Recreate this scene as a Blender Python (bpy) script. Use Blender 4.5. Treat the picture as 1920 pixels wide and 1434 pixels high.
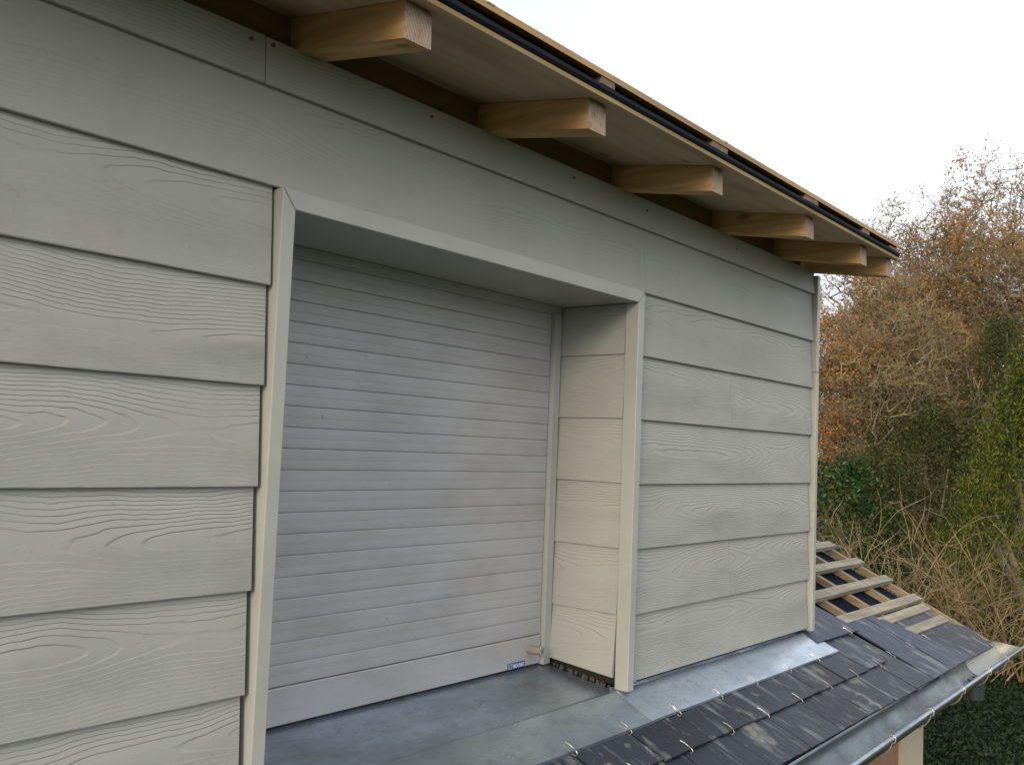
import bpy, bmesh, math, random
from mathutils import Vector, Matrix, noise
R_ = math.radians
random.seed(7)
for o in list(bpy.data.objects): bpy.data.objects.remove(o)
scene = bpy.context.scene

# ---------------------------------------------------------------- camera
CAM = Vector((-0.44138, -1.24819, -0.40295))
cr = Vector((0.64137, -0.76620, 0.03975)); cu = Vector((-0.07899, -0.01441, 0.99677)); cf = Vector((0.76315, 0.64244, 0.06976))
cam = bpy.data.cameras.new("camera"); camo = bpy.data.objects.new("camera", cam); scene.collection.objects.link(camo)
m = Matrix((cr, cu, -cf)).transposed().to_4x4(); m.translation = CAM; camo.matrix_world = m
cam.sensor_width = 36; cam.lens = 1750.0/1920*36; cam.clip_start = 0.02; cam.clip_end = 1500
scene.camera = camo

# ---------------------------------------------------------------- light
SUN_EL, SUN_AZ = R_(16), math.atan2(-0.27, -0.96)         # low soft sun from the left, slightly in front of the wall
sd = Vector((math.cos(SUN_EL)*math.cos(SUN_AZ), math.cos(SUN_EL)*math.sin(SUN_AZ), math.sin(SUN_EL)))
w = bpy.data.worlds.new("World"); scene.world = w; w.use_nodes = True
nt = w.node_tree; bg = nt.nodes["Background"]
sky = nt.nodes.new("ShaderNodeTexSky"); sky.sky_type = 'NISHITA'; sky.sun_disc = False
sky.sun_elevation = SUN_EL; sky.sun_rotation = math.atan2(sd.x, sd.y)
sky.dust_density = 4.0; sky.air_density = 1.0; sky.ozone_density = 1.0
hs = nt.nodes.new("ShaderNodeHueSaturation"); hs.inputs['Saturation'].default_value = 0.45
tc = nt.nodes.new("ShaderNodeTexCoord"); cn = nt.nodes.new("ShaderNodeTexNoise"); cn.inputs['Scale'].default_value = 2.2; cn.inputs['Detail'].default_value = 5
nt.links.new(tc.outputs['Generated'], cn.inputs['Vector'])
mx = nt.nodes.new("ShaderNodeMix"); mx.data_type = 'RGBA'; mx.blend_type = 'MIX'
cr_ = nt.nodes.new("ShaderNodeMapRange"); cr_.inputs[1].default_value = .3; cr_.inputs[2].default_value = .7; cr_.inputs[3].default_value = .55; cr_.inputs[4].default_value = .9
nt.links.new(cn.outputs['Fac'], cr_.inputs[0]); nt.links.new(cr_.outputs[0], mx.inputs[0])
nt.links.new(sky.outputs[0], hs.inputs['Color']); nt.links.new(hs.outputs[0], mx.inputs[6]); mx.inputs[7].default_value = (13.6, 14.3, 15.2, 1)   # thin high cloud
nt.links.new(mx.outputs[2], bg.inputs['Color']); bg.inputs['Strength'].default_value = 0.10
sl = bpy.data.lights.new("sun", 'SUN'); sl.energy = 1.9; sl.angle = R_(20); sl.color = (1.0, 0.85, 0.65)
so = bpy.data.objects.new("sun", sl); scene.collection.objects.link(so); so.rotation_euler = sd.to_track_quat('Z', 'Y').to_euler()
scene.view_settings.view_transform = 'Standard'; scene.view_settings.look = 'None'
scene.view_settings.exposure = 0.09; scene.view_settings.gamma = 1

# ---------------------------------------------------------------- helpers
def tag(o, label=None, cat=None, group=None, kind=None):
    if label: o['label'] = label
    if cat: o['category'] = cat
    if group: o['group'] = group
    if kind: o['kind'] = kind
    return o
def empty(name, loc=(0, 0, 0)):
    o = bpy.data.objects.new(name, None); o.empty_display_size = .1; scene.collection.objects.link(o); o.location = loc; return o
class MB:
    def __init__(s): s.v = []; s.f = []; s.bd = []; s.mi = []
    def add(s, vs, fs, bd=None, mi=0):
        n = len(s.v); s.v += [tuple(v) for v in vs]; s.f += [tuple(i+n for i in f) for f in fs]; s.mi += [mi]*len(fs)
        s.bd += (bd if bd else [(0, 0, 0)]*len(vs))
    def hexa(s, p, bd=None, mi=0):     # p: 8 points, bottom ring 0-3, top ring 4-7
        s.add(p, [(0, 3, 2, 1), (4, 5, 6, 7), (0, 1, 5, 4), (1, 2, 6, 5), (2, 3, 7, 6), (3, 0, 4, 7)], bd, mi)
    def box(s, x0, x1, y0, y1, z0, z1, mi=0):
        s.hexa([(x0, y0, z0), (x1, y0, z0), (x1, y1, z0), (x0, y1, z0), (x0, y0, z1), (x1, y0, z1), (x1, y1, z1), (x0, y1, z1)], None, mi)
    def extr(s, prof, a, b, fn, closed=True, bdf=None, seg=1, mi=0):   # prof of 2-D points, swept from a to b; fn(t,p)->3-D
        n = len(prof); vs = []; fs = []; bd = []
        for k in range(seg+1):
            t = a+(b-a)*k/seg
            for p in prof: vs.append(fn(t, p)); bd.append(bdf(t, p) if bdf else (0, 0, 0))
        for k in range(seg):
            for i in range(n if closed else n-1):
                j = (i+1) % n; fs.append((k*n+i, k*n+j, (k+1)*n+j, (k+1)*n+i))
        if closed: fs.append(tuple(range(n))); fs.append(tuple(seg*n+i for i in reversed(range(n))))
        s.add(vs, fs, bd, mi)
    def tube(s, pts, rad, n=6, mi=0, cap=True):
        pts = [Vector(p) for p in pts]; vs = []; fs = []; m_ = len(pts)
        rr = rad if isinstance(rad, (list, tuple)) else [rad]*m_
        t0 = (pts[1]-pts[0]).normalized(); a = t0.orthogonal().normalized()
        for k, p in enumerate(pts):
            t = (pts[min(k+1, m_-1)]-pts[max(k-1, 0)]).normalized(); a = (a-t*a.dot(t)).normalized(); b = t.cross(a)
            for i in range(n):
                an = 2*math.pi*i/n; vs.append(p+(a*math.cos(an)+b*math.sin(an))*rr[k])
        for k in range(m_-1):
            for i in range(n):
                j = (i+1) % n; fs.append((k*n+i, k*n+j, (k+1)*n+j, (k+1)*n+i))
        if cap and n > 3: fs.append(tuple(reversed(range(n)))); fs.append(tuple((m_-1)*n+i for i in range(n)))
        s.add(vs, fs, None, mi)
    def build(s, name, mats, parent=None, bevel=0, smooth=False, fix=True):
        me = bpy.data.meshes.new(name); me.from_pydata(s.v, [], s.f)
        at = me.attributes.new('bd', 'FLOAT_VECTOR', 'POINT'); at.data.foreach_set('vector', [c for b in s.bd for c in b])
        if not isinstance(mats, (list, tuple)): mats = [mats]
        for m_ in mats: me.materials.append(m_)
        if len(mats) > 1: me.polygons.foreach_set('material_index', s.mi)
        if fix:
            bm = bmesh.new(); bm.from_mesh(me); bmesh.ops.recalc_face_normals(bm, faces=bm.faces); bm.to_mesh(me); bm.free()
        if smooth: me.polygons.foreach_set('use_smooth', [True]*len(me.polygons))
        o = bpy.data.objects.new(name, me); scene.collection.objects.link(o)
        if parent: o.parent = parent
        if bevel:
            b = o.modifiers.new('bevel', 'BEVEL'); b.width = bevel; b.segments = 2; b.limit_method = 'ANGLE'; b.angle_limit = R_(40)
        return o

# ---------------------------------------------------------------- materials
class NT:
    def __init__(s, name, rough=.6, metal=0, spec=.5):
        s.m = bpy.data.materials.new(name); s.m.use_nodes = True; s.t = s.m.node_tree; s.p = s.t.nodes['Principled BSDF']
        s.p.inputs['Roughness'].default_value = rough; s.p.inputs['Metallic'].default_value = metal; s.p.inputs['Specular IOR Level'].default_value = spec
    def n(s, ty, **kw):
        n = s.t.nodes.new(ty)
        for k, v in kw.items(): setattr(n, k, v)
        return n
    def l(s, a, b): s.t.links.new(a, b)
    def val(s, sock, v):
        if isinstance(v, bpy.types.NodeSocket): s.l(v, sock)
        else: sock.default_value = v
    def math(s, op, a, b=0, c=None):
        n = s.n('ShaderNodeMath', operation=op); s.val(n.inputs[0], a); s.val(n.inputs[1], b)
        if c is not None: s.val(n.inputs[2], c)
        return n.outputs[0]
    def comb(s, x, y, z):
        n = s.n('ShaderNodeCombineXYZ'); s.val(n.inputs[0], x); s.val(n.inputs[1], y); s.val(n.inputs[2], z); return n.outputs[0]
    def noise(s, vec, scale, detail=3, rough=.5):
        n = s.n('ShaderNodeTexNoise'); s.l(vec, n.inputs['Vector']); n.inputs['Scale'].default_value = scale; n.inputs['Detail'].default_value = detail; n.inputs['Roughness'].default_value = rough
        return n.outputs['Fac']
    def mapr(s, v, a, b, c=0., d=1.):
        n = s.n('ShaderNodeMapRange'); s.l(v, n.inputs[0])
        for i, q in enumerate((a, b, c, d)): n.inputs[i+1].default_value = q
        return n.outputs[0]
    def mix(s, f, a, b, mode='MIX'):
        n = s.n('ShaderNodeMix', data_type='RGBA', blend_type=mode); s.val(n.inputs[0], f)
        for k, c in ((6, a), (7, b)):
            if isinstance(c, bpy.types.NodeSocket): s.l(c, n.inputs[k])
            else: n.inputs[k].default_value = (*c, 1)
        return n.outputs[2]
    def pos(s, sc=(1, 1, 1)):
        g = s.n('ShaderNodeNewGeometry'); m_ = s.n('ShaderNodeMapping'); s.l(g.outputs['Position'], m_.inputs['Vector']); m_.inputs['Scale'].default_value = sc; return m_.outputs[0]
    def attr(s, name='bd'):
        a = s.n('ShaderNodeAttribute', attribute_name=name); x = s.n('ShaderNodeSeparateXYZ'); s.l(a.outputs['Vector'], x.inputs[0]); return x.outputs
    def bump(s, h, dist, strength=1):
        n = s.n('ShaderNodeBump'); s.val(n.inputs['Height'], h); n.inputs['Distance'].default_value = dist; s.val(n.inputs['Strength'], strength); s.l(n.outputs[0], s.p.inputs['Normal']); return n
    def col(s, c): s.val(s.p.inputs['Base Color'], c if isinstance(c, bpy.types.NodeSocket) else (*c, 1)); return s

def cladding_mat():
    s = NT('fibre_cement_cladding', .55, 0, .35); u, v, sd_ = s.attr()
    s7 = s.math('MULTIPLY', sd_, 7.31)
    wob = s.noise(s.comb(u, s7, s.math('MULTIPLY', v, 1.2)), 2.2, 5, .58)
    vv = s.math('ADD', v, s.math('MULTIPLY', s.math('SUBTRACT', wob, .5), .055))
    fine = s.noise(s.comb(s.math('MULTIPLY', u, .35), s7, v), 38, 2, .5)
    dn = s.noise(s.comb(u, s.math('ADD', s7, 31.), s.math('MULTIPLY', v, .4)), .95, 2, .5)
    d = s.math('ADD', s.math('MULTIPLY', s.math('ABSOLUTE', s.math('SUBTRACT', dn, .38)), .20), .005)
    zc = s.math('ADD', s.math('MULTIPLY', s.math('FRACT', s.math('MULTIPLY', sd_, 3.77)), .055), .065)
    dv = s.math('SUBTRACT', vv, zc)
    R = s.math('SQRT', s.math('ADD', s.math('MULTIPLY', dv, dv), s.math('MULTIPLY', d, d)))
    g = s.math('ADD', s.math('DIVIDE', R, .0056), s.math('MULTIPLY', fine, .55))
    fr = s.math('FRACT', g)
    # smooth fall then a steep rise = one growth ring
    h = s.math('SUBTRACT', 1., s.math('MULTIPLY', fr, 1.))
    up = s.mapr(fr, 0, .13, 0, 1)
    h = s.math('MULTIPLY', h, up)
    amp = s.mapr(s.noise(s.comb(s.math('MULTIPLY', u, .6), s7, s.math('MULTIPLY', v, 2.)), 6, 2), .3, .62, .25, 1)
    smoothb = s.math('SUBTRACT', 1., s.math('MULTIPLY', s.math('GREATER_THAN', sd_, 90.), .4))
    amp = s.math('MULTIPLY', amp, s.mapr(R, .03, .12, 1., .55))
    h = s.math('MULTIPLY', s.math('MULTIPLY', h, amp), smoothb)
    grit = s.noise(s.pos(), 420, 2, .6)
    h = s.math('ADD', h, s.math('MULTIPLY', grit, .22))
    s.bump(h, .0015, 1.)
    dirt = s.noise(s.pos((1, 1, 2.2)), 3.2, 4, .6)
    c = s.mix(s.mapr(dirt, .3, .75), (.392, .392, .354), (.357, .357, .322))
    sp = s.noise(s.pos(), 75, 2, .5)
    c = s.mix(s.mapr(sp, .66, .74, 0, .35), c, (.30, .28, .22))
    drip = s.noise(s.pos((2.2, 2.2, .7)), 4, 4, .6); c = s.mix(s.mapr(drip, .5, .75, 0, .2), c, (.26, .25, .21))
    s.col(c); return s.m
def paint_mat(name, c, rough=.4, speck=.25, c2=None):
    s = NT(name, rough, 0, .5)
    n = s.noise(s.pos(), 6, 4, .6); k = s.mix(s.mapr(n, .35, .7), c, c2 or tuple(q*.88 for q in c))
    sp = s.noise(s.pos(), 160, 1, .5); k = s.mix(s.mapr(sp, .70, .76, 0, speck), k, (.2, .18, .14)); s.col(k)
    s.bump(s.noise(s.pos(), 300, 2), .0002, .5); return s.m
def shutter_mat():
    s = NT('lacquered_aluminium_slat', .42, 0, .5)
    n = s.noise(s.pos((1.2, 1, 3)), 4, 5, .62); k = s.mix(s.mapr(n, .42, .68, 0, .8), (.40, .392, .40), (.335, .318, .31))
    st = s.noise(s.pos((1.5, 1, 60)), 5, 3, .6); k = s.mix(s.mapr(st, .5, .75, 0, .35), k, (.33, .325, .325))
    sp = s.noise(s.pos(), 60, 1, .4); k = s.mix(s.mapr(sp, .77, .81, 0, .6), k, (.2, .18, .17)); s.col(k)
    s.bump(s.noise(s.pos(), 350, 2), .00025, .5); return s.m
def wood_mat(name, a, b, axis, rough=.65, ring=55, dirt=(.25, .18, .10), dirta=.3):
    s = NT(name, rough, 0, .3); sc = [1., 1., 1.]; sc[axis] = .06
    p = s.pos(tuple(sc)); n = s.noise(p, ring, 4, .6); n2 = s.noise(s.pos(tuple(q*1.0 if q == 1 else .25 for q in sc)), 9, 3, .5)
    c = s.mix(s.mapr(n, .36, .66), a, b); c = s.mix(s.mapr(n2, .52, .72, 0, dirta), c, dirt)
    ks = [3.2, 3.2, 3.2]; ks[axis] = 1.4
    vo = s.n('ShaderNodeTexVoronoi'); s.l(s.pos(tuple(ks)), vo.inputs['Vector']); vo.inputs['Scale'].default_value = 3.
    c = s.mix(s.mapr(vo.outputs['Distance'], .05, .12, .75, 0), c, tuple(q*.35 for q in b))
    ss = [60., 60., 60.]; ss[axis] = 160.
    s.col(c); s.bump(s.math('ADD', n, s.math('MULTIPLY', s.noise(s.pos(tuple(ss)), 3, 2), .5)), .0013, .8); return s.m
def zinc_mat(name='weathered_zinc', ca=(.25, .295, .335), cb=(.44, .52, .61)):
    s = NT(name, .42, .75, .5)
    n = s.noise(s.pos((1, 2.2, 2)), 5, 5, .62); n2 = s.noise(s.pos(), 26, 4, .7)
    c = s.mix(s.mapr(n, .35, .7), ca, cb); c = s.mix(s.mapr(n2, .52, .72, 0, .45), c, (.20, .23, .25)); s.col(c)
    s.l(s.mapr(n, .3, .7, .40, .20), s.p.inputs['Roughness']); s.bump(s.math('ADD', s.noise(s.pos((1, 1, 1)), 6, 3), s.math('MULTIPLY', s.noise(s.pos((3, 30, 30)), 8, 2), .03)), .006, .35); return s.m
def slate_mat():
    s = NT('natural_slate', .5, 0, .42); u, v, sd_ = s.attr()
    vec = s.comb(s.math('ADD', u, s.math('MULTIPLY', sd_, 5.3)), s.math('MULTIPLY', v, .28), sd_)
    st = s.noise(vec, 22, 4, .65); fl = s.noise(s.comb(u, v, sd_), 34, 5, .7)
    tone = s.math('FRACT', s.math('MULTIPLY', sd_, 1.713))
    base = s.mix(s.math('GREATER_THAN', sd_, 50.), s.mix(tone, (.009, .014, .024), (.024, .033, .050)), (.030, .042, .070))
    c = s.mix(s.mapr(st, .53, .70, 0, .7), base, (.25, .275, .28))
    lich = s.math('MULTIPLY', s.mapr(s.math('ADD', s.math('MULTIPLY', fl, .6), s.math('MULTIPLY', st, .4)), .55, .62), s.mapr(s.noise(s.comb(u, s.math('MULTIPLY', v, .6), sd_), 9, 3), .44, .6))
    fresh = s.math('LESS_THAN', sd_, 50.)
    c = s.mix(s.math('MULTIPLY', s.math('MULTIPLY', lich, fresh), .6), c, (.30, .28, .21)); s.col(c)
    s.l(s.mapr(st, .3, .7, .42, .62), s.p.inputs['Roughness'])
    s.bump(s.math('ADD', s.math('MULTIPLY', st, .5), s.noise(s.comb(u, v, sd_), 60, 4, .6)), .0016, .7); return s.m
def leaf_mat(name, cols, rough=.6, trans=.15, ns=.6):
    s = NT(name, rough, 0, .18); u, v, sd_ = s.attr()
    n = s.noise(s.pos(), ns, 3, .6); k = s.mapr(s.math('ADD', s.math('MULTIPLY', n, 1.1), s.math('MULTIPLY', u, 1.0)), .5, 1.65)
    r = s.n('ShaderNodeValToRGB'); s.l(k, r.inputs[0]); e = r.color_ramp.elements
    while len(e) < len(cols): e.new(.5)
    for i, c in enumerate(cols): e[i].position = i/(len(cols)-1); e[i].color = (*c, 1)
    s.col(r.outputs[0])
    if trans:
        t = s.n('ShaderNodeBsdfTranslucent'); s.l(r.outputs[0], t.inputs[0]); mxs = s.n('ShaderNodeMixShader'); mxs.inputs[0].default_value = trans
        s.l(s.p.outputs[0], mxs.inputs[1]); s.l(t.outputs[0], mxs.inputs[2]); s.l(mxs.outputs[0], s.t.nodes['Material Output'].inputs[0])
    return s.m
def plain(name, c, rough=.6, metal=0, spec=.5, c2=None, ns=8):
    s = NT(name, rough, metal, spec); s.col(s.mix(s.mapr(s.noise(s.pos(), ns, 4, .6), .35, .68), c, c2 or tuple(q*.7 for q in c))); return s.m

M_clad = cladding_mat()
M_trim = paint_mat('cream_trim_paint', (.415, .412, .368), .38)
M_shut = shutter_mat()
M_rail = paint_mat('rail_lacquer', (.40, .40, .385), .4)
M_pineY = wood_mat('sawn_pine_rafter', (.60, .39, .18), (.42, .255, .10), 1, .75, 80, (.28, .14, .05), .5)
M_pineX = wood_mat('pine_board_edge', (.47, .30, .13), (.30, .18, .08), 0)
_e = NT('pine_end_grain', .85, 0, .15); _w = _e.n('ShaderNodeTexWave', wave_type='RINGS', rings_direction='Y'); _e.l(_e.pos(), _w.inputs['Vector']); _w.inputs['Scale'].default_value = 55; _w.inputs['Distortion'].default_value = 2.5; _w.inputs['Detail Scale'].default_value = 12
_c = _e.mix(_e.mapr(_w.outputs['Fac'], .2, .9), (.46, .36, .28), (.36, .255, .19)); _c = _e.mix(_e.mapr(_e.noise(_e.pos(), 70, 3, .6), .52, .7, 0, .6), _c, (.24, .15, .10)); _e.col(_c); _e.bump(_e.noise(_e.pos(), 240, 3), .0015, .8); M_end = _e.m
M_cb = plain('batten_end', (.27, .20, .15), .85, 0, .1, (.17, .12, .09), 60)
M_ply = wood_mat('plywood_underside', (.53, .41, .28), (.44, .33, .215), 0, .7, 30, (.27, .18, .10), .6)
M_plyedge = wood_mat('plywood_edge', (.40, .29, .13), (.22, .14, .06), 0, .7, 40)
M_beam = wood_mat('dark_wall_plate', (.22, .13, .075), (.15, .085, .05), 0)
M_memb = plain('black_membrane', (.006, .007, .011), .75, 0, .15, (.010, .011, .016))
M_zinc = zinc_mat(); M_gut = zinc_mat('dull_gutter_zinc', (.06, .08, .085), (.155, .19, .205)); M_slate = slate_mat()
M_batX = wood_mat('weathered_batten', (.36, .325, .25), (.23, .20, .145), 0, .8, 70, (.16, .11, .07), .5)
M_batY = wood_mat('weathered_rafter', (.31, .245, .16), (.20, .145, .09), 1, .8, 60)
M_hook = plain('steel_hook', (.72, .68, .62), .3, .7, .5, (.6, .55, .5))
M_black = plain('dark_gap', (.02, .018, .015), .9)
M_brown = wood_mat('brown_timber_boarding', (.33, .19, .12), (.26, .145, .09), 2)
M_post = paint_mat('cream_corner_board', (.50, .44, .33), .6)
M_blue = plain('blue_sticker', (.015, .10, .26), .35)
M_white = plain('white_print', (.62, .66, .70), .4)
M_knob = plain('beige_plastic', (.36, .31, .28), .4)
M_bark = plain('lichened_bark', (.36, .31, .21), .9, 0, .1, (.11, .085, .055), 2)
M_twig = plain('brown_twig', (.30, .25, .15), .9, 0, .1, (.10, .078, .048), 1.5)
M_cane = plain('dry_cane', (.33, .235, .125), .8, 0, .2, (.13, .085, .045), 3)
M_rust = leaf_mat('autumn_leaves', [(.10, .085, .025), (.30, .19, .055), (.46, .18, .05), (.33, .22, .065), (.60, .19, .055)])
M_olive = leaf_mat('olive_lichen_leaves', [(.03, .03, .012), (.12, .105, .03), (.23, .17, .045), (.36, .14, .035)])
M_thuja = leaf_mat('thuja_sprays', [(.008, .018, .004), (.025, .042, .007), (.075, .105, .012), (.19, .20, .02), (.20, .12, .03)], ns=1.4)
M_dark = leaf_mat('ivy_leaves', [(.012, .022, .006), (.05, .065, .016), (.14, .13, .035)], ns=1.2)
M_laurel = leaf_mat('laurel_leaves', [(.006, .020, .005), (.02, .055, .012), (.08, .15, .035)], .25, .08, 1.5)
M_grass = leaf_mat('shaded_grass', [(.008, .016, .006), (.018, .032, .012), (.035, .05, .018)], ns=.9)
M_ground = plain('garden_soil', (.035, .055, .018), .95, 0, .1, (.06, .055, .025), .6)

# ================================================================ setting: ground
GZ = -3.3
g = MB(); N = 40
g.add([(-200+400*i/N, -200+400*j/N, GZ) for j in range(N+1) for i in range(N+1)], [(j*(N+1)+i, j*(N+1)+i+1, (j+1)*(N+1)+i+1, (j+1)*(N+1)+i) for j in range(N) for i in range(N)])
tag(g.build('ground', M_ground), kind='structure')

# ================================================================ the dormer
dormer = tag(empty('dormer', (0.6, 0, -0.98)), 'cream clapboard dormer with a closed roller shutter under a flat timber roof', 'dormer')
DO = Vector((0.6, 0, -0.98))
def P(mb, name, mats, parent=dormer, **k):
    o = mb.build(name, mats, parent, **k)
    if parent is dormer: o.matrix_parent_inverse = Matrix.Translation(-DO)
    return o
def sub(mb, name, mats, parent, **k): return mb.build(name, mats, parent, **k)
SEED = [1.0]
E_ = .16; TH = .009
def lap(mb, x0, x1, zb, zt, yt=.0115, yb=0., seed=None, jit=True):
    SEED[0] += 1.37; sd_ = seed if seed else SEED[0]
    j = random.uniform(-.0008, .0008) if jit else 0
    zb += j
    prof = [(yb, zb+.002), (yb+.0006, zb+.0006), (yb+.002, zb), (yb+TH, zb), (yt+TH, zt), (yt, zt)]
    mb.extr(prof, x0, x1, lambda t, p: (t, p[0], p[1]), bdf=lambda t, p: (t+sd_, p[1]-zb, sd_), seg=1)
# cladding left of window
mb = MB(); XL = [.4325, .4315, .4310, .4300, .4290, .4280, .4275]
for k in range(1, 8): lap(mb, -1.3, XL[k-1]+.002, -E_*k, -E_*(k-1)+.022)
left_clad = P(mb, 'left_cladding', M_clad)
mb = MB()
lap(mb, -1.3, 1.5470, 0, E_+.02, seed=93.1); lap(mb, 1.5482, 2.621, -.0005, E_+.02, seed=95.7)
lap(mb, -1.3, .4020, E_, .238, .006, seed=97.3); lap(mb, .4038, 2.6255, E_+.0003, .2375, .006, seed=99.9)
lintel = P(mb, 'lintel_cladding', M_clad)
mb = MB()
for k in range(1, 7):
    zt = -E_*(k-1)+.022
    if k == 2: lap(mb, 1.5295, 2.0355, -E_*k, zt); lap(mb, 2.0368, 2.620, -E_*k-.001, zt)
    elif k == 5: lap(mb, 1.5295, 2.0480, -E_*k, zt); lap(mb, 2.0490, 2.617, -E_*k-.0005, zt)
    else: lap(mb, 1.5295, 2.620-.001*k, -E_*k, zt)
right_clad = P(mb, 'right_cladding', M_clad)
# screw heads in the top strip
for (x, z) in [(.375, .223), (.416, .227), (.777, .219), (1.235, .215), (1.549, .209), (2.045, .205)]:
    s_ = MB(); s_.extr([(math.cos(a)*.0032, math.sin(a)*.0032) for a in [i*math.pi/4 for i in range(8)]], .0012, .008, lambda t, p: (x+p[0], t, z+p[1]))
    sub(s_, 'screw_head', M_beam, lintel)
# reveal cladding (faces left)
mb = MB()
def lapr(y0, y1, zb, zt, zb1=None, kick=0):
    SEED[0] += 2.1; sd_ = SEED[0]; zb1 = zb if zb1 is None else zb1
    def prof(zb): return [(1.5045-kick, zb+.0015), (1.506-kick, zb), (1.5135-kick, zb), (1.520, zt), (1.511, zt)]
    vs = [(p[0], y0, p[1]) for p in prof(zb)]+[(p[0], y1, p[1]) for p in prof(zb1)]
    mb.add(vs, [(i, (i+1) % 5, 5+(i+1) % 5, 5+i) for i in range(5)]+[(0, 1, 2, 3, 4), (9, 8, 7, 6, 5)], [(v[1]+sd_, v[2]-zb, sd_) for v in vs])
for k in range(1, 7):
    y1 = [.2335, .2345, .2330, .2325, .2320, .2360][k-1]; y0 = [.0285, .0280, .0270, .0272, .0280, .0300][k-1]
    if k < 6: lapr(y0, y1, -E_*k+.001, -E_*(k-1)+.02 if k > 1 else -.032)
    else: lapr(y0, y1, -.9490, -.78, -.9315, .008)
P(mb, 'reveal_cladding', M_clad)
# backing behind the reveal, with the rough dark gap at the sill
for a_, b_ in ((1.5205, 1.5995), (.3005, .4480)):
    mb = MB(); mb.box(a_, b_, .0262, .30, -.9695, -.002); P(mb, 'reveal_backing', M_black)
mb = MB(); random.seed(3)
for i in range(16):
    y = .045+.18*i/16+random.uniform(0, .006); s_ = random.uniform(.002, .0065); x = 1.513+random.uniform(-.005, .004)
    z = -.984+.14*y+.004
    mb.hexa([(x-s_, y-s_, z-s_), (x+s_, y-s_*.6, z-s_), (x+s_, y+s_, z-s_), (x-s_*.7, y+s_, z-s_), (x-s_*.6, y-s_*.5, z+s_*.6), (x+s_*.5, y-s_*.6, z+s_*.8), (x+s_*.7, y+s_*.5, z+s_*.5), (x-s_*.5, y+s_*.4, z+s_*.8)])
tag(P(mb, 'mortar_crumbs', plain('grey_mortar', (.12, .105, .09), .95, 0, .1, (.05, .045, .04), 60)), kind='stuff')
# sheathing box closing the dormer
mb = MB(); mb.box(-1.3, .30, .0225, .20, -1.10, .225); mb.box(.3002, 1.5998, .0225, .20, .006, .225); mb.box(1.6002, 2.618, .0225, .20, -.972, .225)
P(mb, 'wall_sheathing', M_black)
# far cheek, clapboards facing right
mb = MB()
for k in range(0, 7):
    zb = -E_*(k-1)+(-E_ if k == 0 else 0) if False else .16-E_*k
    y0 = .022; SEED[0] += 1.9; sd_ = SEED[0]; zt = min(zb+.182, .225)
    ymax = 2.1
    prof = [(2.6600, zb), (2.6500, zb), (2.6400, zt), (2.6490, zt)]
    mb.extr(prof, y0, ymax, lambda t, p: (p[0], t, p[1]), bdf=lambda t, p: (t+sd_, p[1]-zb, sd_))
mb.box(2.6182, 2.638, .0225, 2.1, -.98, .224)
P(mb, 'side_cladding', M_clad)
# window surround, three mitred trims
W0, W1, TZ, TB = .4400, 1.5280, -.033, -.9755
def prism(mb, poly, y0, y1):
    n = len(poly); vs = [(p[0], y0, p[1]) for p in poly]+[(p[0], y1, p[1]) for p in poly]
    mb.add(vs, [tuple(range(n)), tuple(n+i for i in reversed(range(n)))]+[(i, (i+1) % n, n+(i+1) % n, n+i) for i in range(n)])
mb = MB(); prism(mb, [(W0, -.0012), (W0+.026, TZ-.0012), (W0+.026, TB), (W0+.001, TB)], -.0125, .0255)
P(mb, 'window_trim', M_trim, bevel=.0016)
mb = MB(); prism(mb, [(W0+.0008, -.0006), (W1-.0008, -.0006), (W1-.0264, TZ), (W0+.0264, TZ)], -.0125, .0255)
P(mb, 'window_trim', M_trim, bevel=.0016)
mb = MB(); prism(mb, [(W1, -.0012), (W1, TB), (W1-.026, TB), (W1-.026, TZ-.0012)], -.0125, .0255)
P(mb, 'window_trim', M_trim, bevel=.0016)
mb = MB(); mb.box(.4485, 1.5130, .0262, .2630, -.0300, .004); P(mb, 'window_soffit', M_trim)
mb = MB(); mb.box(.4482, .4560, .0265, .262, -.972, -.0302); P(mb, 'reveal_panel', M_trim)
# far corner trim
mb = MB(); mb.box(2.6265, 2.6490, -.0095, .0215, -.9700, -.108); mb.box(2.6265, 2.6490, -.0095, .0215, -.1065, .2240); P(mb, 'corner_trim', M_trim, bevel=.0015)
# roller shutter
pitch = .0410; zb0 = -.872
mb = MB()
for k in range(21):
    z0 = zb0+k*pitch; z1 = z0+pitch; Y = .2360
    pr = [(Y+.0011, z0+.0003), (Y+.0004, z0+.0012), (Y, z0+.003), (Y-.0004, z0+.0105), (Y-.0002, z0+.0188), (Y+.0002, z0+.0195), (Y-.0002, z0+.0202), (Y-.0004, z0+.028), (Y, z0+.0385), (Y+.0004, z0+.0398), (Y+.0011, z0+.0407), (Y+.009, z0+.0406), (Y+.009, z0+.0004)]
    mb.extr(pr, .4565, 1.4715, lambda t, p: (t, p[0], p[1]))
shutter = P(mb, 'roller_shutter', M_shut)
mb = MB(); pr = [(.2345, -.9440), (.2335, -.9425), (.2335, -.8760), (.2350, -.8735), (.2450, -.8735), (.2450, -.9440)]
mb.extr(pr, .4565, 1.4715, lambda t, p: (t, p[0], p[1])); sub(mb, 'bottom_bar', M_shut, shutter)
mb = MB(); mb.box(1.4745, 1.5020, .2240, .2620, -.9480, -.0485); mb.box(1.4745, 1.4770, .2225, .2238, -.9480, -.0485); sub(mb, 'guide_rail', M_rail, shutter, bevel=.0012)
mb = MB(); mb.box(.4562, .4700, .2240, .2340, -.9480, -.0485); sub(mb, 'guide_rail', M_rail, shutter, bevel=.0012)
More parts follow.
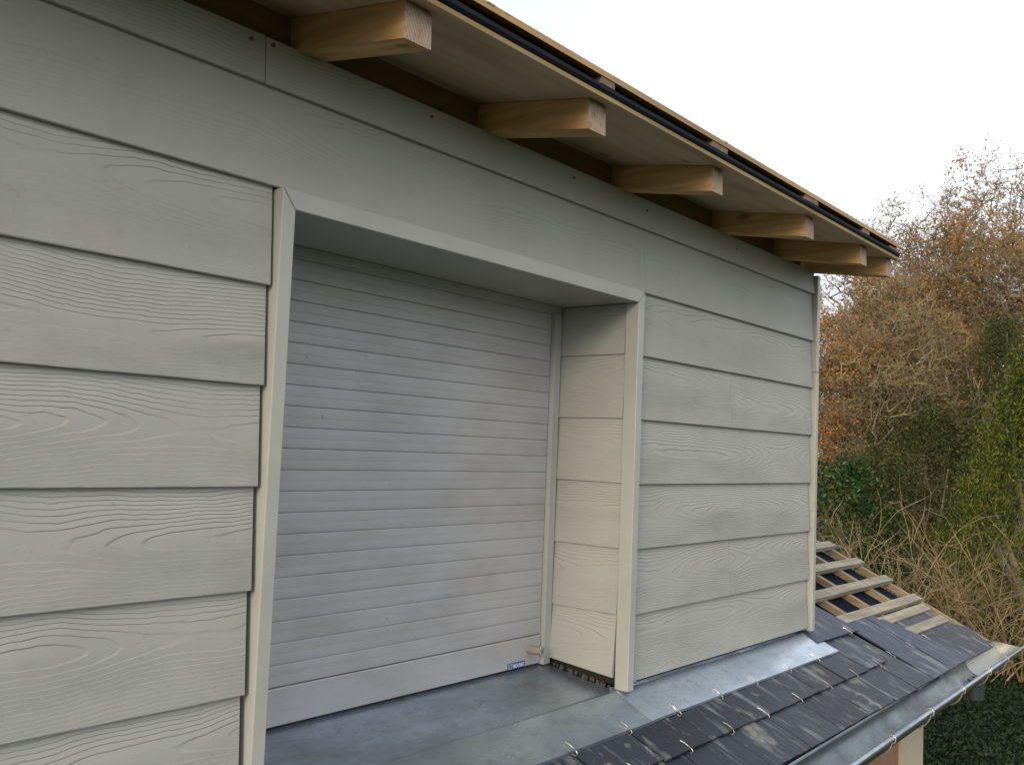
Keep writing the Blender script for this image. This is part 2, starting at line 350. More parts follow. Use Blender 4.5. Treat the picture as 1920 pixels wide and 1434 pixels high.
mb = MB(); mb.box(.4562, 1.5030, .2270, .2620, -.0478, -.0312); mb.box(.4562, 1.5030, .2210, .2268, -.0350, -.0305); sub(mb, 'shutter_box', M_rail, shutter, bevel=.001)
mb = MB(); mb.box(.45, 1.51, .2465, .30, -.975, -.002); P(mb, 'window_void', M_black)
# stopper knob with its wire loop
mb = MB(); c = Vector((1.428, .2335, -.9035))
mb.extr([(math.cos(a)*.011, math.sin(a)*.011) for a in [i*math.pi/8 for i in range(16)]], 0, -.034, lambda t, p: (c.x+p[0]*(1 if t > -.03 else .85), c.y+t, c.z+p[1]*(1 if t > -.03 else .85)), seg=4)
sub(mb, 'stopper_knob', M_knob, shutter, bevel=.0015)
mb = MB(); q = c+Vector((0, -.0345, 0)); pts = [q+Vector((.000, -.001, .011)), q+Vector((.010, -.003, .006)), q+Vector((.022, -.001, -.003)), q+Vector((.011, -.003, -.009)), q+Vector((.001, -.002, -.012)), q+Vector((-.003, -.001, 0)), q+Vector((0, -.001, .011))]
mb.tube(pts, .0012, 6); sub(mb, 'wire_loop', M_hook, shutter)
# maker's sticker
mb = MB(); prism(mb, [(1.3440, -.9440), (1.4115, -.9440), (1.4115, -.9290), (1.3440, -.9290)], .23275, .2334); sub(mb, 'sticker', M_blue, shutter)
def text_mesh(body, size, x, z, y, xs=1.0, bold=.0):
    cu_ = bpy.data.curves.new('lettering', 'FONT'); cu_.body = body; cu_.size = size; cu_.extrude = .0002; cu_.offset = bold
    t = bpy.data.objects.new('tmp', cu_); scene.collection.objects.link(t); bpy.context.view_layer.update()
    me = bpy.data.meshes.new_from_object(t.evaluated_get(bpy.context.evaluated_depsgraph_get())); bpy.data.objects.remove(t)
    return [(x+v.co.x*xs, y-v.co.z, z+v.co.y) for v in me.vertices], [tuple(p_.vertices) for p_ in me.polygons]
mb = MB()
vs, fs = text_mesh("BOUVET", .0125, 1.3655, -.9412, .2324, .92, .00035); mb.add(vs, fs)
# logo box: white outlined square with small E and a slashed Z-like mark
for (a, b, c_, d) in [(1.3462, 1.3622, -.9424, -.9414), (1.3462, 1.3622, -.9316, -.9306), (1.3462, 1.3472, -.9413, -.9317), (1.3612, 1.3622, -.9413, -.9317), (1.3488, 1.3498, -.9400, -.9332), (1.3499, 1.3530, -.9400, -.9391), (1.3499, 1.3525, -.9370, -.9362), (1.3499, 1.3530, -.9341, -.9332), (1.3550, 1.3595, -.9341, -.9332), (1.3550, 1.3595, -.9400, -.9391)]:
    mb.add([(a, .2323, c_), (b, .2323, c_), (b, .2323, d), (a, .2323, d)], [(0, 1, 2, 3)])
mb.add([(1.3550, .2323, -.9391), (1.3562, .2323, -.9391), (1.3595, .2323, -.9341), (1.3583, .2323, -.9341)], [(0, 1, 2, 3)])
sub(mb, 'sticker_lettering', M_white, shutter, fix=False)

# roof of the dormer: rafters, deck, membrane, counter battens, top boarding
SL = .17
def zr(y): return .2935+SL*y
def along(mb, x0, x1, y0, y1, lo, hi, mi=0):          # box running down the roof slope
    mb.hexa([(x0, y0, zr(y0)+lo), (x1, y0, zr(y0)+lo), (x1, y1, zr(y1)+lo), (x0, y1, zr(y1)+lo), (x0, y0, zr(y0)+hi), (x1, y0, zr(y0)+hi), (x1, y1, zr(y1)+hi), (x0, y1, zr(y1)+hi)], None, mi)
for i, (x, wd, ye) in enumerate([(-.93, .05, -.25), (-.46, .055, -.25), (.0, .055, -.25), (.466, .054, -.2510), (.932, .054, -.2525), (1.424, .046, -.2470), (1.940, .050, -.2510), (2.352, .050, -.2500), (2.567, .048, -.2560)]):
    mb = MB(); y1 = .10; sk = .055 if x > 2.5 else 0; y0 = ye+.0015
    mb.hexa([(x, y0, zr(y0)-.0585), (x+wd, y0, zr(y0)-.0585), (x+wd+sk, y1, zr(y1)-.0585), (x+sk, y1, zr(y1)-.0585), (x, y0, zr(y0)-.0012), (x+wd, y0, zr(y0)-.0012), (x+wd+sk, y1, zr(y1)-.0012), (x+sk, y1, zr(y1)-.0012)], None, 0)
    mb.hexa([(x, ye, zr(ye)-.0585), (x+wd, ye-.001, zr(ye)-.0585), (x+wd, ye+.0014, zr(ye)-.0585), (x, ye+.0014, zr(ye)-.0585), (x, ye, zr(ye)-.003), (x+wd, ye, zr(ye)-.003), (x+wd, ye+.0014, zr(ye)-.003), (x, ye+.0014, zr(ye)-.003)], None, 1)
    P(mb, 'rafter', [M_pineY, M_end])
mb = MB(); mb.hexa([(-1.3, -.281, zr(-.281)), (2.612, -.281, zr(-.281)), (2.665, 2.2, zr(2.2)), (-1.3, 2.2, zr(2.2)), (-1.3, -.281, zr(-.281)+.0085), (2.612, -.281, zr(-.281)+.0085), (2.665, 2.2, zr(2.2)+.0085), (-1.3, 2.2, zr(2.2)+.0085)]); mb.mi[2] = 1; P(mb, 'roof_deck', [M_ply, M_plyedge])
mb = MB(); 
def wav(x, y, z): return noise.noise(Vector((x*7, y*3, z)))*.0016
n = 160; pts = []
for i in range(n+1):
    x = -1.3+3.905*i/n; b_ = .0022*noise.noise(Vector((x*5, 1, 0)))
    y0 = -.2835-abs(b_); pts.append([(x, y0+.0012, zr(-.28)+.0088+max(0, b_)*.4), (x, y0-.0022, zr(-.28)+.0140), (x, y0-.0014, zr(-.28)+.0215+b_), (x, y0+.004, zr(-.28)+.0235+b_), (x, .0, zr(0)+.0235), (x, 2.2, zr(2.2)+.0235), (x, 2.2, zr(2.2)+.0092), (x, -.279, zr(-.28)+.0090)])
vs = [p for r_ in pts for p in r_]; mb.add(vs, [(i*8+j, i*8+(j+1) % 8, (i+1)*8+(j+1) % 8, (i+1)*8+j) for i in range(n) for j in range(8)]+[tuple(range(8)), tuple(n*8+7-i for i in range(8))])
along(mb, -1.3, 2.606, -.262, -.258, .0240, .0394); P(mb, 'roof_membrane', M_memb)
for x0, x1 in [(-.93, -.88), (-.45, -.40), (.0, .045), (.470, .515), (.929, .973), (1.356, 1.392), (1.394, 1.428), (1.862, 1.905), (1.907, 1.947), (2.288, 2.340)]:
    mb = MB(); along(mb, x0, x1, -.2805, 2.2, .0258, .0392); P(mb, 'counter_batten', [M_cb])
mb = MB(); yb_ = -.2825; k = 0
while yb_ < 2.1:
    along(mb, -1.3, 2.608, yb_, yb_+.098, .0395, .0510); yb_ += .100; k += 1
P(mb, 'roof_boarding', M_pineX)
mb = MB(); 
for i in range(14):     # splinters on the board edge
    x = -.2+2.75*random.random(); l = random.uniform(.001, .004); along(mb, x, x+random.uniform(.002, .02), -.2825-l*.3, -.2815, .0490, .0506+l*.25)
tag(P(mb, 'edge_splinters', M_pineX), kind='stuff')
mb = MB(); mb.box(2.53, 2.606, -.2780, -.20, zr(-.28)+.0215, zr(-.28)+.034); P(mb, 'packing_piece', plain('red_packing', (.22, .06, .05), .6))
mb = MB()
for a, b in [(-1.3, -.93), (-.88, -.46), (-.405, 0), (.055, .466), (.520, .932), (.986, 1.424), (1.470, 1.940), (1.990, 2.352), (2.402, 2.567)]: mb.box(a+.0004, b-.0004, .028, .060, .2252, zr(.028)-.0008)
P(mb, 'wall_plate', M_beam)

# zinc apron: sill, then down the slope over the slates
A25 = R_(25); CA, SA = math.cos(A25), math.sin(A25)
def RP(x, s, h=0): return (x, s*CA-h*SA, -.985+s*SA+h*CA)
def zinc_piece(mb, x0, x1, up, lift):
    top = [(.262, -.9468), (.16, -.9625), (.055, -.976), (.030, -.9805)] if up else [(.030, -.9720+0), (.0299, -.9805)]
    top = [(y, z+lift) for y, z in top]; s_end = -.0985
    low = []
    for s_, h_ in ((.015, .0018), (-.03, .0018), (-.086, .0018), (-.0866, .0036), (s_end, .0036)): q = RP(0, s_, h_+lift); low.append((q[1], q[2]))
    q = RP(0, s_end-.001, -.004+lift); low.append((q[1], q[2])); q = RP(0, s_end+.008, -.004+lift); low.append((q[1], q[2]))
    pr = top+low; back = [(y+.0002, z-.0012) for y, z in reversed(top+low[:3])]
    n_ = 24
    def fn(t, p):
        dz = .0009*noise.noise(Vector((t*6, p[0]*9, 2))); return (t, p[0], p[1]+dz)
    mb.extr(pr+back, x0, x1, fn, seg=n_)
mb = MB(); zinc_piece(mb, -.9, 1.5035, True, 0); apron = P(mb, 'zinc_apron', M_zinc)
mb = MB(); zinc_piece(mb, 1.4880, 2.648, False, .0016); P(mb, 'zinc_apron', zinc_mat('sky_sheen_zinc', (.38, .45, .53), (.60, .68, .78)))  # sky reflection on the right sheet worked into a brighter base colour

# ================================================================ the house below: slate roof, gutter, walls
HO = Vector((1.5, 0, GZ))
house = tag(empty('house', HO), 'slate roofed house below the dormer, half stripped to battens, with a zinc gutter', 'house')
def H(mb, name, mats, **k):
    o = mb.build(name, mats, house, **k); o.matrix_parent_inverse = Matrix.Translation(-HO); return o
HB = -.0225; TS = .0052
def slate(mb, poly, sb, L=.32, h0=.0205, seed=None, lift=0):    # poly in (x, s); h falls linearly from bottom edge to top
    SEED[0] += .73; sd_ = (SEED[0] % 40) if seed is None else seed
    def hh(s_): return HB+h0*(1-(s_-sb)/L)+TS+lift
    P_ = []
    for i, (x, s_) in enumerate(poly):                       # chip the edges a little
        x2, s2 = poly[(i+1) % len(poly)]; n_ = 7
        for k in range(n_):
            f = k/n_; a = x+(x2-x)*f; b = s_+(s2-s_)*f
            j = .0016*noise.noise(Vector((a*60, b*60, sd_)))+(random.uniform(-.0022, .0006) if random.random() < .25 else 0)
            P_.append((a+(j if abs(x2-x) < .05 else 0), b+(j if abs(x2-x) >= .05 else 0)))
    tw = random.uniform(-.0016, .0016)
    cx = sum(p[0] for p in P_)/len(P_)
    up = [RP(x, s_, hh(s_)+tw*(x-cx)*8) for x, s_ in P_]; dn = [RP(x, s_, hh(s_)-TS+tw*(x-cx)*8) for x, s_ in P_]
    n_ = len(P_); bd = [(x, s_, sd_) for x, s_ in P_]*2
    mb.add(up+dn, [tuple(range(n_)), tuple(n_+i for i in reversed(range(n_)))]+[(i, (i+1) % n_, n_+(i+1) % n_, n_+i) for i in range(n_)], bd)
mb = MB(); W = .215; G = .0026
random.seed(21)
def yS(y): return y/CA
S0, S1, S2 = -.334, -.2005, -.099
# course 0 (at the gutter), joints at 1.907 + n W
joints0 = [1.907+W*i for i in range(-14, 3)]+[2.553, 2.765, 2.955]
for a, b in zip(joints0[:-1], joints0[1:]):
    sb = S0+random.uniform(-.004, .004); slate(mb, [(a+G, sb), (b-G, sb+random.uniform(-.003, .003)), (b-G, sb+.32), (a+G, sb+.32)], sb)
joints1 = [1.180+W*i*.993 for i in range(-11, 7)]+[2.664, 2.853]
for a, b in zip(joints1[:-1], joints1[1:]):
    sb = S1+random.uniform(-.003, .003)
    slate(mb, [(a+G, sb), (b-G, sb+random.uniform(-.002, .002)), (b-G, .018), (a+G, .018)], sb, L=.30, seed=60.3 if b > 2.8 else None)
# starter course under course 0
for a, b in zip(joints0[:-1], joints0[1:]): slate(mb, [(a+.1, S0+.004), (b+.1, S0+.004), (b+.1, S0+.15), (a+.1, S0+.15)], S0, lift=-.0048, h0=.010)
slate(mb, [(2.957, yS(-.301)), (3.161, yS(-.298)), (3.206, yS(.025)), (3.000, yS(.045))], S0, seed=61.2, lift=.002)
slate(mb, [(3.165, yS(-.300)), (3.452, yS(-.297)), (3.345, yS(-.092)), (3.294, yS(.026)), (3.213, yS(.036))], S0, seed=62.7, lift=.003)
slate(mb, [(2.664, -.105), (2.862, -.105), (2.866, .12), (2.664, .12)], S1, seed=60.3)
slate(mb, [(2.600, -.043), (2.969, -.047), (2.960, yS(.118)), (2.80, yS(.165)), (2.600, yS(.165))], -.045, seed=63.4, lift=.0035)
slate(mb, [(2.58, .09), (2.70, .09), (2.70, .28), (2.58, .28)], .09, seed=64.0)
slates = H(mb, 'slates', M_slate)
# old dark starter slates lying at the verge
mb = MB(); slate(mb, [(3.30, yS(-.296)), (3.60, yS(-.299)), (3.765, yS(-.300)), (3.885, yS(-.185)), (3.800, yS(-.140)), (3.40, yS(-.135))], S0, seed=17.0, lift=-.003)
slate(mb, [(3.20, yS(-.135)), (3.80, yS(-.150)), (3.80, yS(-.02)), (3.20, yS(-.02))], yS(-.15), seed=12.0, h0=.006, lift=-.008)
H(mb, 'starter_slates', M_slate)
def hook(x, s_, h, parent=slates):
    mb = MB(); t = random.uniform(-.006, .006); c1 = random.uniform(.0015, .004)
    s_ -= .003; pts = [RP(x, s_+.006, h-.008), RP(x, s_-.004, h-.007), RP(x+t*.2, s_-.0055, h+.001), RP(x+t*.4, s_-.001, h+.0035), RP(x+t+c1, s_+.010, h+.0022), RP(x+t, s_+.020, h+.0045), RP(x+t-c1*.6, s_+.030, h+.0030)]
    mb.tube(pts, .00105, 6); mb.build('slate_hook', M_hook, parent)
for x in [.75, .965, 1.18, 1.387, 1.608, 1.822, 2.03, 2.255, 2.471]: hook(x, S2-.001, .003)
for x in [1.07, 1.285, 1.504, 1.707, 1.907, 2.123, 2.338, 2.553, 2.765]: hook(x, S1, .001)
hook(2.885, -.044, .0045); hook(2.952, yS(-.170), -.007); hook(3.171, yS(-.168), -.007); hook(3.382, yS(-.165), -.007)
# membrane, rafters and battens of the stripped part
mb = MB(); nx, ns_ = 30, 60
vs = [RP(2.5+1.42*i/nx, -.33+3.2*j/ns_, -.062+.003*noise.noise(Vector((i*.6, j*.5, 5)))) for j in range(ns_+1) for i in range(nx+1)]
mb.add(vs, [(j*(nx+1)+i, j*(nx+1)+i+1, (j+1)*(nx+1)+i+1, (j+1)*(nx+1)+i) for j in range(ns_) for i in range(nx)])
H(mb, 'roof_membrane', plain('blue_black_membrane', (.006, .009, .016), .9, 0, .1, (.010, .014, .022)), fix=False)
def sbox(mb, x0, x1, s0, s1, h0, h1, sk=0, mi=0):
    mb.hexa([RP(x0, s0, h0), RP(x1, s0, h0), RP(x1+sk, s1, h0), RP(x0+sk, s1, h0), RP(x0, s0, h1), RP(x1, s0, h1), RP(x1+sk, s1, h1), RP(x0+sk, s1, h1)], None, mi)
for x in (2.86, 3.125, 3.385, 3.642, 3.898):
    mb = MB(); sbox(mb, x+.04, x+.070, -.28, 2.8, -.0600, -.0345); H(mb, 'roof_rafter', M_batY, bevel=.001)
rows = [(-.143, 3.79), (-.065, 3.80), (-.007, 3.885), (.129, 3.915), (.263, 3.925), (.398, 3.935)]+[(.398+.135*i, 3.94+.01*random.uniform(-1, 1)) for i in range(1, 17)]
for i, (y, xe) in enumerate(rows):
    mb = MB(); s_ = yS(y+.02); xe += .045; nseg = 14; dz = .0012; x0 = 2.70 if i > 1 else 3.28
    wv = [dz*noise.noise(Vector((k*.7, i*3.1, 0))) for k in range(nseg+1)]; vs = []
    for k in range(nseg+1):
        x = x0+(xe-x0)*k/nseg
        vs += [RP(x, s_, -.034), RP(x, s_+.043+wv[k], -.034), RP(x, s_+.043+wv[k], -.014), RP(x, s_+wv[k], -.014)]
    mb.add(vs, [(k*4+j, k*4+(j+1) % 4, (k+1)*4+(j+1) % 4, (k+1)*4+j) for k in range(nseg) for j in range(4)]+[(0, 1, 2, 3), (nseg*4+3, nseg*4+2, nseg*4+1, nseg*4)])
    if i < 8:
        for q in range(int((xe-x0)/.11)):      # dark old joint stains = saw cuts
            xx = x0+.06+.11*q+random.uniform(-.02, .02)
            if xx < xe-.02: mb.hexa([RP(xx, s_+.001, -.0139), RP(xx+.0018, s_+.001, -.0139), RP(xx+.006, s_+.042, -.0139), RP(xx+.004, s_+.042, -.0139)]+[RP(xx, s_+.001, -.0134), RP(xx+.0018, s_+.001, -.0134), RP(xx+.006, s_+.042, -.0134), RP(xx+.004, s_+.042, -.0134)], None, 1)
    H(mb, 'roof_batten', [M_batX, M_beam])
# hidden rest of the roof left and behind, plus ridge, rear slope, gable
mb = MB(); rs = 3.2/CA
mb.hexa([RP(-5, -.28, -.13), RP(3.9, -.28, -.13), RP(3.9, rs, -.13), RP(-5, rs, -.13), RP(-5, -.28, -.10), RP(3.9, -.28, -.10), RP(3.9, rs, -.10), RP(-5, rs, -.10)])
H(mb, 'roof_boarding', M_batX)
mb = MB(); zt = -.985+3.2*math.tan(A25)-.12
mb.add([(-5, 3.2, zt), (3.9, 3.2, zt), (3.9, 6.6, zt-3.4*math.tan(A25)), (-5, 6.6, zt-3.4*math.tan(A25))], [(0, 1, 2, 3)]); H(mb, 'rear_roof', M_slate)
# walls
WX = 3.47; WY = -.10
mb = MB(); prism(mb, [(-5, GZ), (WX, GZ), (WX, -1.17), (-5, -1.17)], WY+.02, 6.3)
gp = [(WY+.02, -1.17), (6.3, -1.17-.0), (3.2, zt-.05)]
mb.add([(WX, y, z) for y, z in gp]+[(-5, y, z) for y, z in gp], [(0, 1, 2), (5, 4, 3), (0, 3, 4, 1), (1, 4, 5, 2), (2, 5, 3, 0)]); H(mb, 'wall', M_post)
mb = MB(); x = -5.
while x < WX-.235: mb.box(x, min(x+.138, WX-.235), WY, WY+.019, GZ+.05, -1.165); x += .140
H(mb, 'timber_boarding', M_brown)
mb = MB(); mb.box(WX-.232, WX+.022, WY-.014, WY+.0188, GZ+.03, -1.16); mb.box(WX+.0005, WX+.022, WY+.019, WY+.16, GZ+.03, -1.16); H(mb, 'corner_board', M_post, bevel=.002)
mb = MB(); mb.box(-5, 3.86, -.285, WY-.0145, -1.186, -1.170); mb.box(-5, 3.86, -.291, -.2852, -1.20, -1.165); H(mb, 'eaves_board', M_batX)
# gutter
def gz(x): return -1.143+(x-1.93)*.0075
def gy(x): return -.3535+(x-1.93)*.011
RG = .054
def ringp(x, a, r): return (x, gy(x)+r*math.cos(a), gz(x)-.002+r*math.sin(a))
def gutter_mesh(x0, x1, lift=0):
    mb = MB(); n_ = 16; k_ = 24
    angs = [math.pi+math.pi*i/n_ for i in range(n_+1)]
    prof = [(a, RG+lift) for a in angs]+[(a, RG-.0016+lift) for a in reversed(angs)]
    mb.extr(prof, x0, x1, lambda t, p: (t, gy(t)+p[1]*math.cos(p[0])*(1+.0*t), gz(t)+p[1]*math.sin(p[0])+(.010*(math.cos(p[0])+1)/2)), seg=k_)
    return mb
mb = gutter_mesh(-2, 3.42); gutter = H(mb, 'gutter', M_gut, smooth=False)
for p_ in gutter.data.polygons: p_.use_smooth = len(p_.vertices) == 4
mb = gutter_mesh(3.40, 3.868, -.0018)
prof = [(math.pi+math.pi*i/16) for i in range(17)]
mb.add([(3.866, gy(3.866)+RG*math.cos(a), gz(3.866)+RG*math.sin(a)+.010*(math.cos(a)+1)/2) for a in prof], [tuple(range(17))])
M_zn = NT('new_zinc', .40, .9); M_zn.col((.31, .32, .30)); M_zn = M_zn.m
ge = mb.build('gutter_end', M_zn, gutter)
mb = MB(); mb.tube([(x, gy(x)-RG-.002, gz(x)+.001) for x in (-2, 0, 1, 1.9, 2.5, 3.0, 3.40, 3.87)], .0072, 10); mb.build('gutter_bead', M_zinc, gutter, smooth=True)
for x in (-.2, .5, 1.1, 1.72, 2.20, 2.56, 2.92, 3.28, 3.56):
    mb = MB(); pts = []
    for i in range(9): a = math.pi+R_(12)+R_(70)*i/8; pts.append((x, gy(x)+(RG+.003)*math.cos(a), gz(x)+(RG+.003)*math.sin(a)))
    pts = [(x, gy(x)-RG+.012, gz(x)+.001), (x, gy(x)-RG+.004, gz(x)+.0095), (x, gy(x)-RG-.004, gz(x)+.0105), (x, gy(x)-RG-.0115, gz(x)+.004), (x, gy(x)-RG-.011, gz(x)-.006)]+pts
    mb.tube(pts, .0021, 6); mb.build('gutter_bracket', M_hook, gutter)
mb = MB(); ax = 3.33; ay = gy(ax); angs = [i*math.pi/10 for i in range(20)]
mb.extr([(math.cos(a), math.sin(a)) for a in angs], 0, 1, lambda t, p: (ax+p[0]*(.034-.003*t), ay+p[1]*(.034-.003*t), gz(ax)-RG+.012-.070*t), closed=False, seg=3)
mb.extr([(math.cos(a), math.sin(a)) for a in angs], 0, 1, lambda t, p: (ax+p[0]*.029, ay+p[1]*.029, gz(ax)-RG+.006-.066*t), closed=True, seg=1)
mb.build('gutter_outlet', M_gut, gutter, smooth=False)

# ================================================================ garden
def spot(px, dist):
    d = cf+cr*((px-960)/1750.); d = Vector((d.x, d.y, 0)).normalized(); return Vector((CAM.x+d.x*dist, CAM.y+d.y*dist, GZ))
def hz(py, dist): return CAM.z+(898-py)/1750.*dist*.93       # height seen at picture row py
class Leaves:
    def __init__(s): s.v = []; s.f = []; s.bd = []
    def quad(s, c, a, b, t):
        n = len(s.v); s.v += [c-a, c+b*.6-a*.2, c+a, c-b*.6-a*.2]; s.f.append((n, n+1, n+2, n+3)); s.bd += [(t, 0, 0)]*4
    def rnd(s, c, size, asp=.5, up=0.):
        a = Vector((random.gauss(0, 1), random.gauss(0, 1), random.gauss(0, 1)+up)).normalized(); b = a.cross(Vector((random.gauss(0, 1), random.gauss(0, 1), random.gauss(0, 1)))).normalized()
        sz = size*random.uniform(.6, 1.25); s.quad(c, a*sz*.5, b*sz*.5*asp*1.6, random.random())
    def build(s, name, mat, parent):
        mb = MB(); mb.v = [tuple(v) for v in s.v]; mb.f = s.f; mb.bd = s.bd; mb.mi = [0]*len(s.f)
        return mb.build(name, mat, parent, fix=False)
def rv(sc=1.): return Vector((random.gauss(0, 1), random.gauss(0, 1), random.gauss(0, 1)))*sc
def rel(o_loc, mb):
    L = Vector(o_loc); mb.v = [tuple(Vector(v)-L) for v in mb.v]; return mb
def bare_tree(name, label, base, H_, rx, rz, seed, mat_leaf, N=2600, nleaf=7, lsize=.055, twigs=3, group=None, trunk_r=.16, lean=0.):
    """crown grown node by node through an uneven ellipsoid; limb radii follow what they carry"""
    import numpy as np
    rnd = random.Random(seed); t = tag(empty(name, base), label, 'tree', group); wood = MB(); tw = MB(); lv = Leaves()
    zc = H_-rz; off = Vector((seed*1.7, seed*.9, 0)); A = []
    while len(A) < N:
        p = Vector((rnd.uniform(-1, 1), rnd.uniform(-1, 1), rnd.uniform(-1, 1))); l = p.length
        if l > 1 or l < .12: continue
        edge = .80+.34*noise.noise(p.normalized()*2.1+off)+.12*noise.noise(p.normalized()*6+off)
        if l > edge: continue
        q = Vector((p.x*rx+lean*(p.z+1), p.y*rx, zc+p.z*rz))
        if q.z < H_*.16: continue
        if noise.noise(q*.75+off) < -.18 and rnd.random() < .85: continue
        A.append(q)
    root = Vector((0, 0, 0)); nodes = [root]; par = [-1]; k0 = max(.6, (zc-rz)*.8)
    for i in range(1, 7): nodes.append(Vector((lean*.3*i/6+rnd.gauss(0, .05), rnd.gauss(0, .05), k0+(zc-k0)*i/6 if i > 1 else k0))); par.append(i-1)
    fork = nodes[2].copy(); A.sort(key=lambda q: (q-fork).length)
    arr = np.zeros((N+8, 3)); dist = np.zeros(N+8)
    for i, q in enumerate(nodes): arr[i] = q; dist[i] = q.z
    n = len(nodes)
    for q in A:
        d = arr[:n]-np.array(q); e = np.sqrt((d*d).sum(1)); up = np.clip(d[:, 2], 0, None)      # prefer to climb from below
        k = int(np.argmin(e+.11*dist[:n]+.9*up+(np.arange(n) < 2)*50)); q2 = q+Vector((rnd.gauss(0, .06), rnd.gauss(0, .06), rnd.gauss(0, .05)))
        arr[n] = q2; dist[n] = dist[k]+e[k]; nodes.append(q2); par.append(k); n += 1
    load = [1.]*n; ch = [0]*n
    for i in range(n-1, 0, -1): load[par[i]] += load[i]; ch[par[i]] += 1
    rad = [trunk_r*(l/load[0])**.47 for l in load]
    for i in range(1, n):
        a, b = nodes[par[i]], nodes[i]; L = (b-a).length; mid = (a+b)*.5+Vector((rnd.gauss(0, .05), rnd.gauss(0, .05), -abs(rnd.gauss(0, .03))))*L
        ra = min(rad[par[i]], rad[i]*1.35); big = rad[i] > .016
        (wood if big else tw).tube([a, mid, b], [ra, (ra+rad[i])*.5, rad[i]], 6 if big else 3, cap=False)
        if rad[i] > .03: continue
        cl = noise.noise((b+off)*.9)
        for _ in range(twigs if ch[i] else twigs+2):
            d = ((b-a).normalized()+Vector((rnd.gauss(0, .7), rnd.gauss(0, .7), rnd.gauss(.15, .6)))).normalized(); p = b; pts = [p]
            for _k in range(3): d = (d+Vector((rnd.gauss(0, .3), rnd.gauss(0, .3), rnd.gauss(.03, .3)))).normalized(); p = p+d*rnd.uniform(.07, .17); pts.append(p)
            tw.tube(pts, [.0065, .005, .004, .0022], 3, cap=False)
            for _l in range(int(nleaf*max(.1, .5+cl*2.2)+rnd.random())): lv.rnd(pts[rnd.choice((1, 2, 3, 3))]+rv(.022), lsize, .7)
    wood.build('trunk', M_bark, t, smooth=True, fix=False); tw.build('branches', M_twig, t, fix=False); lv.build('crown', mat_leaf, t)
    return t, len(lv.f), len(tw.f)
def bush(name, label, cat, base, rx, ry, H_, n_, mat, size, asp, seed, shape='dome', group=None, up=0., stems=True, clump=.35):
    random.seed(seed); t = tag(empty(name, base), label, cat, group); lv = Leaves(); cs = []
    nc = max(20, n_//90)
    for _ in range(nc):
        u_ = random.random(); a = random.uniform(0, 6.283)
        if shape == 'cone':
            z = H_*(u_**.75)*.98; rr = (1-z/H_)**.8*random.uniform(.55, 1.05)+.03
        else:
            z = H_*u_**.8; rr = math.sqrt(max(0, 1-(max(0, z/H_-.35)/.65)**2))*random.uniform(.6, 1.05)
        cs.append(Vector((math.cos(a)*rx*rr, math.sin(a)*ry*rr, z)))
    for c in cs:
        k = int(n_/nc*random.uniform(.5, 1.6)); s_ = clump*random.uniform(.6, 1.3); out = Vector((c.x, c.y, .4*H_*.2)).normalized() if c.length else Vector((0, 0, 1))
        for _ in range(k):
            p = c+Vector((random.gauss(0, s_), random.gauss(0, s_), random.gauss(0, s_*.8)))
            if p.z > .02: lv.rnd(p, size, asp, up)
    st = MB()
    for _ in range(7):
        c = random.choice(cs); st.tube([(0, 0, 0), c*.4+Vector((0, 0, .2)), c], [.06, .04, .01], 5, cap=False)
    st.build('trunk' if cat == 'tree' else 'stems', M_bark, t, fix=False); lv.build('crown' if cat == 'tree' else 'foliage', mat, t); return t
info = []; GA = 'rust leaved autumn trees beyond the roof'
info.append(bare_tree('autumn_tree', 'tall bare autumn tree with rust leaves, largest crown at the right edge behind the roof', spot(1905, 25), 10.9, 3.4, 4.3, 11, M_rust, 3400, 6, group=GA)[1:])
info.append(bare_tree('autumn_tree', 'bare autumn tree with rust leaves rising between the roof corner and the tallest tree', spot(1765, 27), 10.6, 3.2, 4.3, 23, M_rust, 3200, 6, group=GA)[1:])
info.append(bare_tree('autumn_tree', 'rust and olive leaved autumn tree directly beside the dormer corner', spot(1620, 25), 8.7, 2.9, 3.6, 35, M_rust, 2800, 7, group=GA)[1:])
info.append(bare_tree('autumn_tree', 'lower and denser rust leaved tree in the middle, its crown hiding the trunks behind', spot(1680, 22.5), 7.2, 2.2, 3.1, 52, M_rust, 1900, 8, trunk_r=.12, group=GA)[1:])
info.append(bare_tree('lichened_tree', 'pale lichened bare tree with few leaves in front of the rust coloured ones', spot(1725, 21), 6.3, 1.8, 2.7, 47, M_olive, 900, 4, twigs=2, trunk_r=.085)[1:])
print('leaf/twig counts', info)
bush('laurel_bush', 'glossy dark green laurel bush low beside the dormer corner', 'bush', spot(1580, 19), .85, 1.2, 2.75, 8000, M_laurel, .10, .42, 5, clump=.2)
bush('ivy_thicket', 'dark ivy covered evergreen mass in the middle behind the dry canes', 'bush', spot(1745, 20), 1.4, 1.4, 4.0, 22000, M_dark, .055, .6, 6, clump=.3)
bush('yew_tree', 'dark green yew rising behind the yellow green conifer', 'tree', spot(1880, 21), 1.6, 1.6, 5.9, 34000, M_dark, .055, .35, 8, 'cone', clump=.2)
bush('thuja_tree', 'yellow green feathery conifer at the right edge of the garden', 'tree', spot(1955, 16.5), 2.0, 2.0, 4.75, 80000, M_thuja, .07, .22, 9, 'cone', up=1.4, clump=.13)
bush('hedge', 'distant low mixed hedge closing the back of the garden', 'hedge', spot(1700, 30), 5, 7, 4.4, 30000, M_olive, .12, .6, 12, clump=.6)
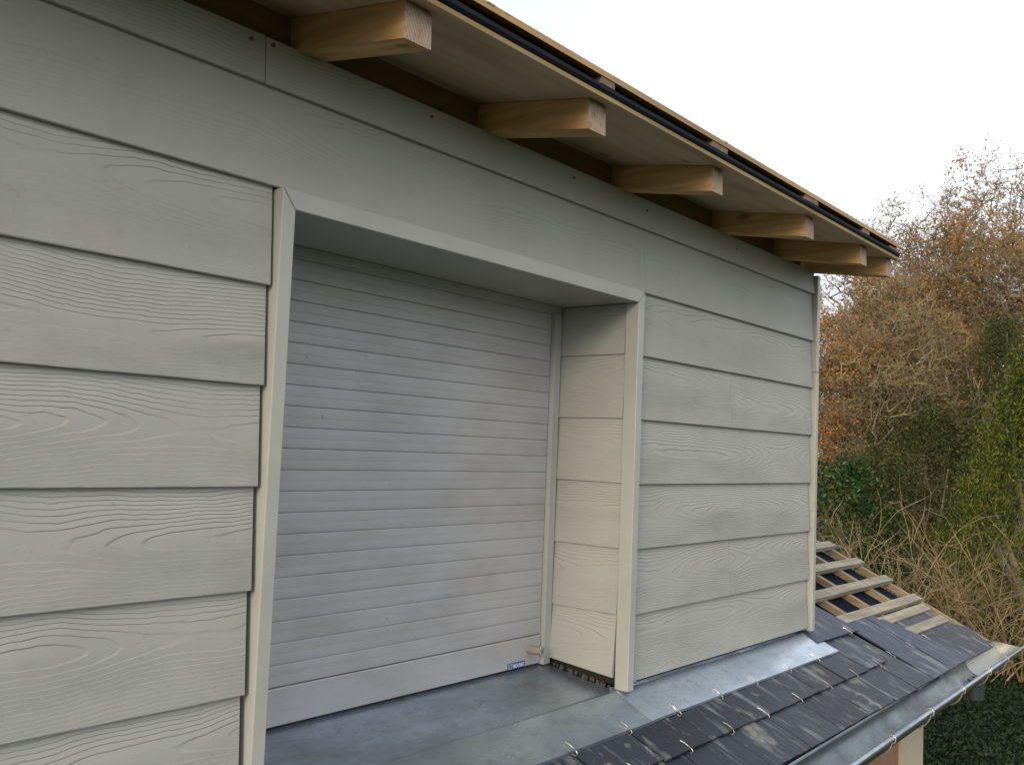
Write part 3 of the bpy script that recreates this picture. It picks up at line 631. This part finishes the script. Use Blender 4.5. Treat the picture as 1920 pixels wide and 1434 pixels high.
def canes(px, dist, H_, n_, seed, label):
    random.seed(seed); b = spot(px, dist); t = tag(empty('dry_cane_shrub', b), label, 'shrub', 'dry brown cane shrubs along the garden'); mb = MB(); tw = MB()
    for _ in range(n_):
        a = random.uniform(0, 6.283); lean = random.uniform(.03, 1.)**2*.7+.03; h = H_*random.uniform(.5, 1.05); p = Vector((random.gauss(0, .45), random.gauss(0, .45), 0)); d = Vector((math.cos(a)*lean, math.sin(a)*lean, 1)).normalized(); pts = [p]; r = random.uniform(.008, .017)
        n2 = 9
        for k in range(n2):
            d = (d+Vector((math.cos(a)*.10, math.sin(a)*.10, -.10*lean*k/3))+rv(.07)).normalized(); p = p+d*(h/n2); pts.append(p)
            if k > 1 and random.random() < .8:
                q = p; e = (d+rv(.6)).normalized(); tp = [q]
                for _k in range(4): e = (e+rv(.2)).normalized(); q = q+e*h*.07; tp.append(q)
                mb.tube(tp, [r*.4, r*.35, r*.3, r*.2, r*.12], 3, cap=False)
        mb.tube(pts, [r*(1-.8*k/n2) for k in range(n2+1)], 4, cap=False)
    mb.build('stems', M_cane, t, fix=False)
canes(1600, 16.5, 2.3, 32, 71, 'dry cane shrub nearest the dormer corner, above the roof battens')
canes(1665, 15.2, 2.7, 36, 72, 'tall dry cane shrub with upright stems, second from the dormer corner')
canes(1745, 15.5, 2.6, 36, 73, 'dense dry cane shrub above the end of the gutter')
canes(1825, 15.0, 2.4, 40, 74, 'tangled arching dry cane shrub right of the gutter end')
canes(1905, 15.0, 2.5, 36, 75, 'dry cane shrub at the right edge in front of the yellow green conifer')
# ground cover
random.seed(90); lv = Leaves()
for _ in range(60000):
    px = random.uniform(1560, 2000); d = 8+13*random.random()**.8; p = spot(px, d)+Vector((random.gauss(0, .15), random.gauss(0, .15), 0))
    hh = .10+.12*max(0, noise.noise(p*.8)); p.z = GZ+random.random()*hh
    lv.rnd(p, .07, .5, .5)
tag(lv.build('grass', M_grass, None), kind='stuff')
# far-off wood closing the view, read as one mass
random.seed(77); lv = Leaves()
for i in range(420):
    a = random.uniform(-.75, 1.05); d = random.uniform(36, 46); c = Vector((CAM.x+d*math.cos(a), CAM.y+d*math.sin(a), GZ+random.uniform(.2, 4.6)+.9*noise.noise(Vector((a*9, 0, 0)))))
    for _ in range(150):
        p = c+rv(.75)
        if p.z > GZ: lv.rnd(p, .17, .7)
tag(lv.build('woodland', M_olive, None), kind='stuff')
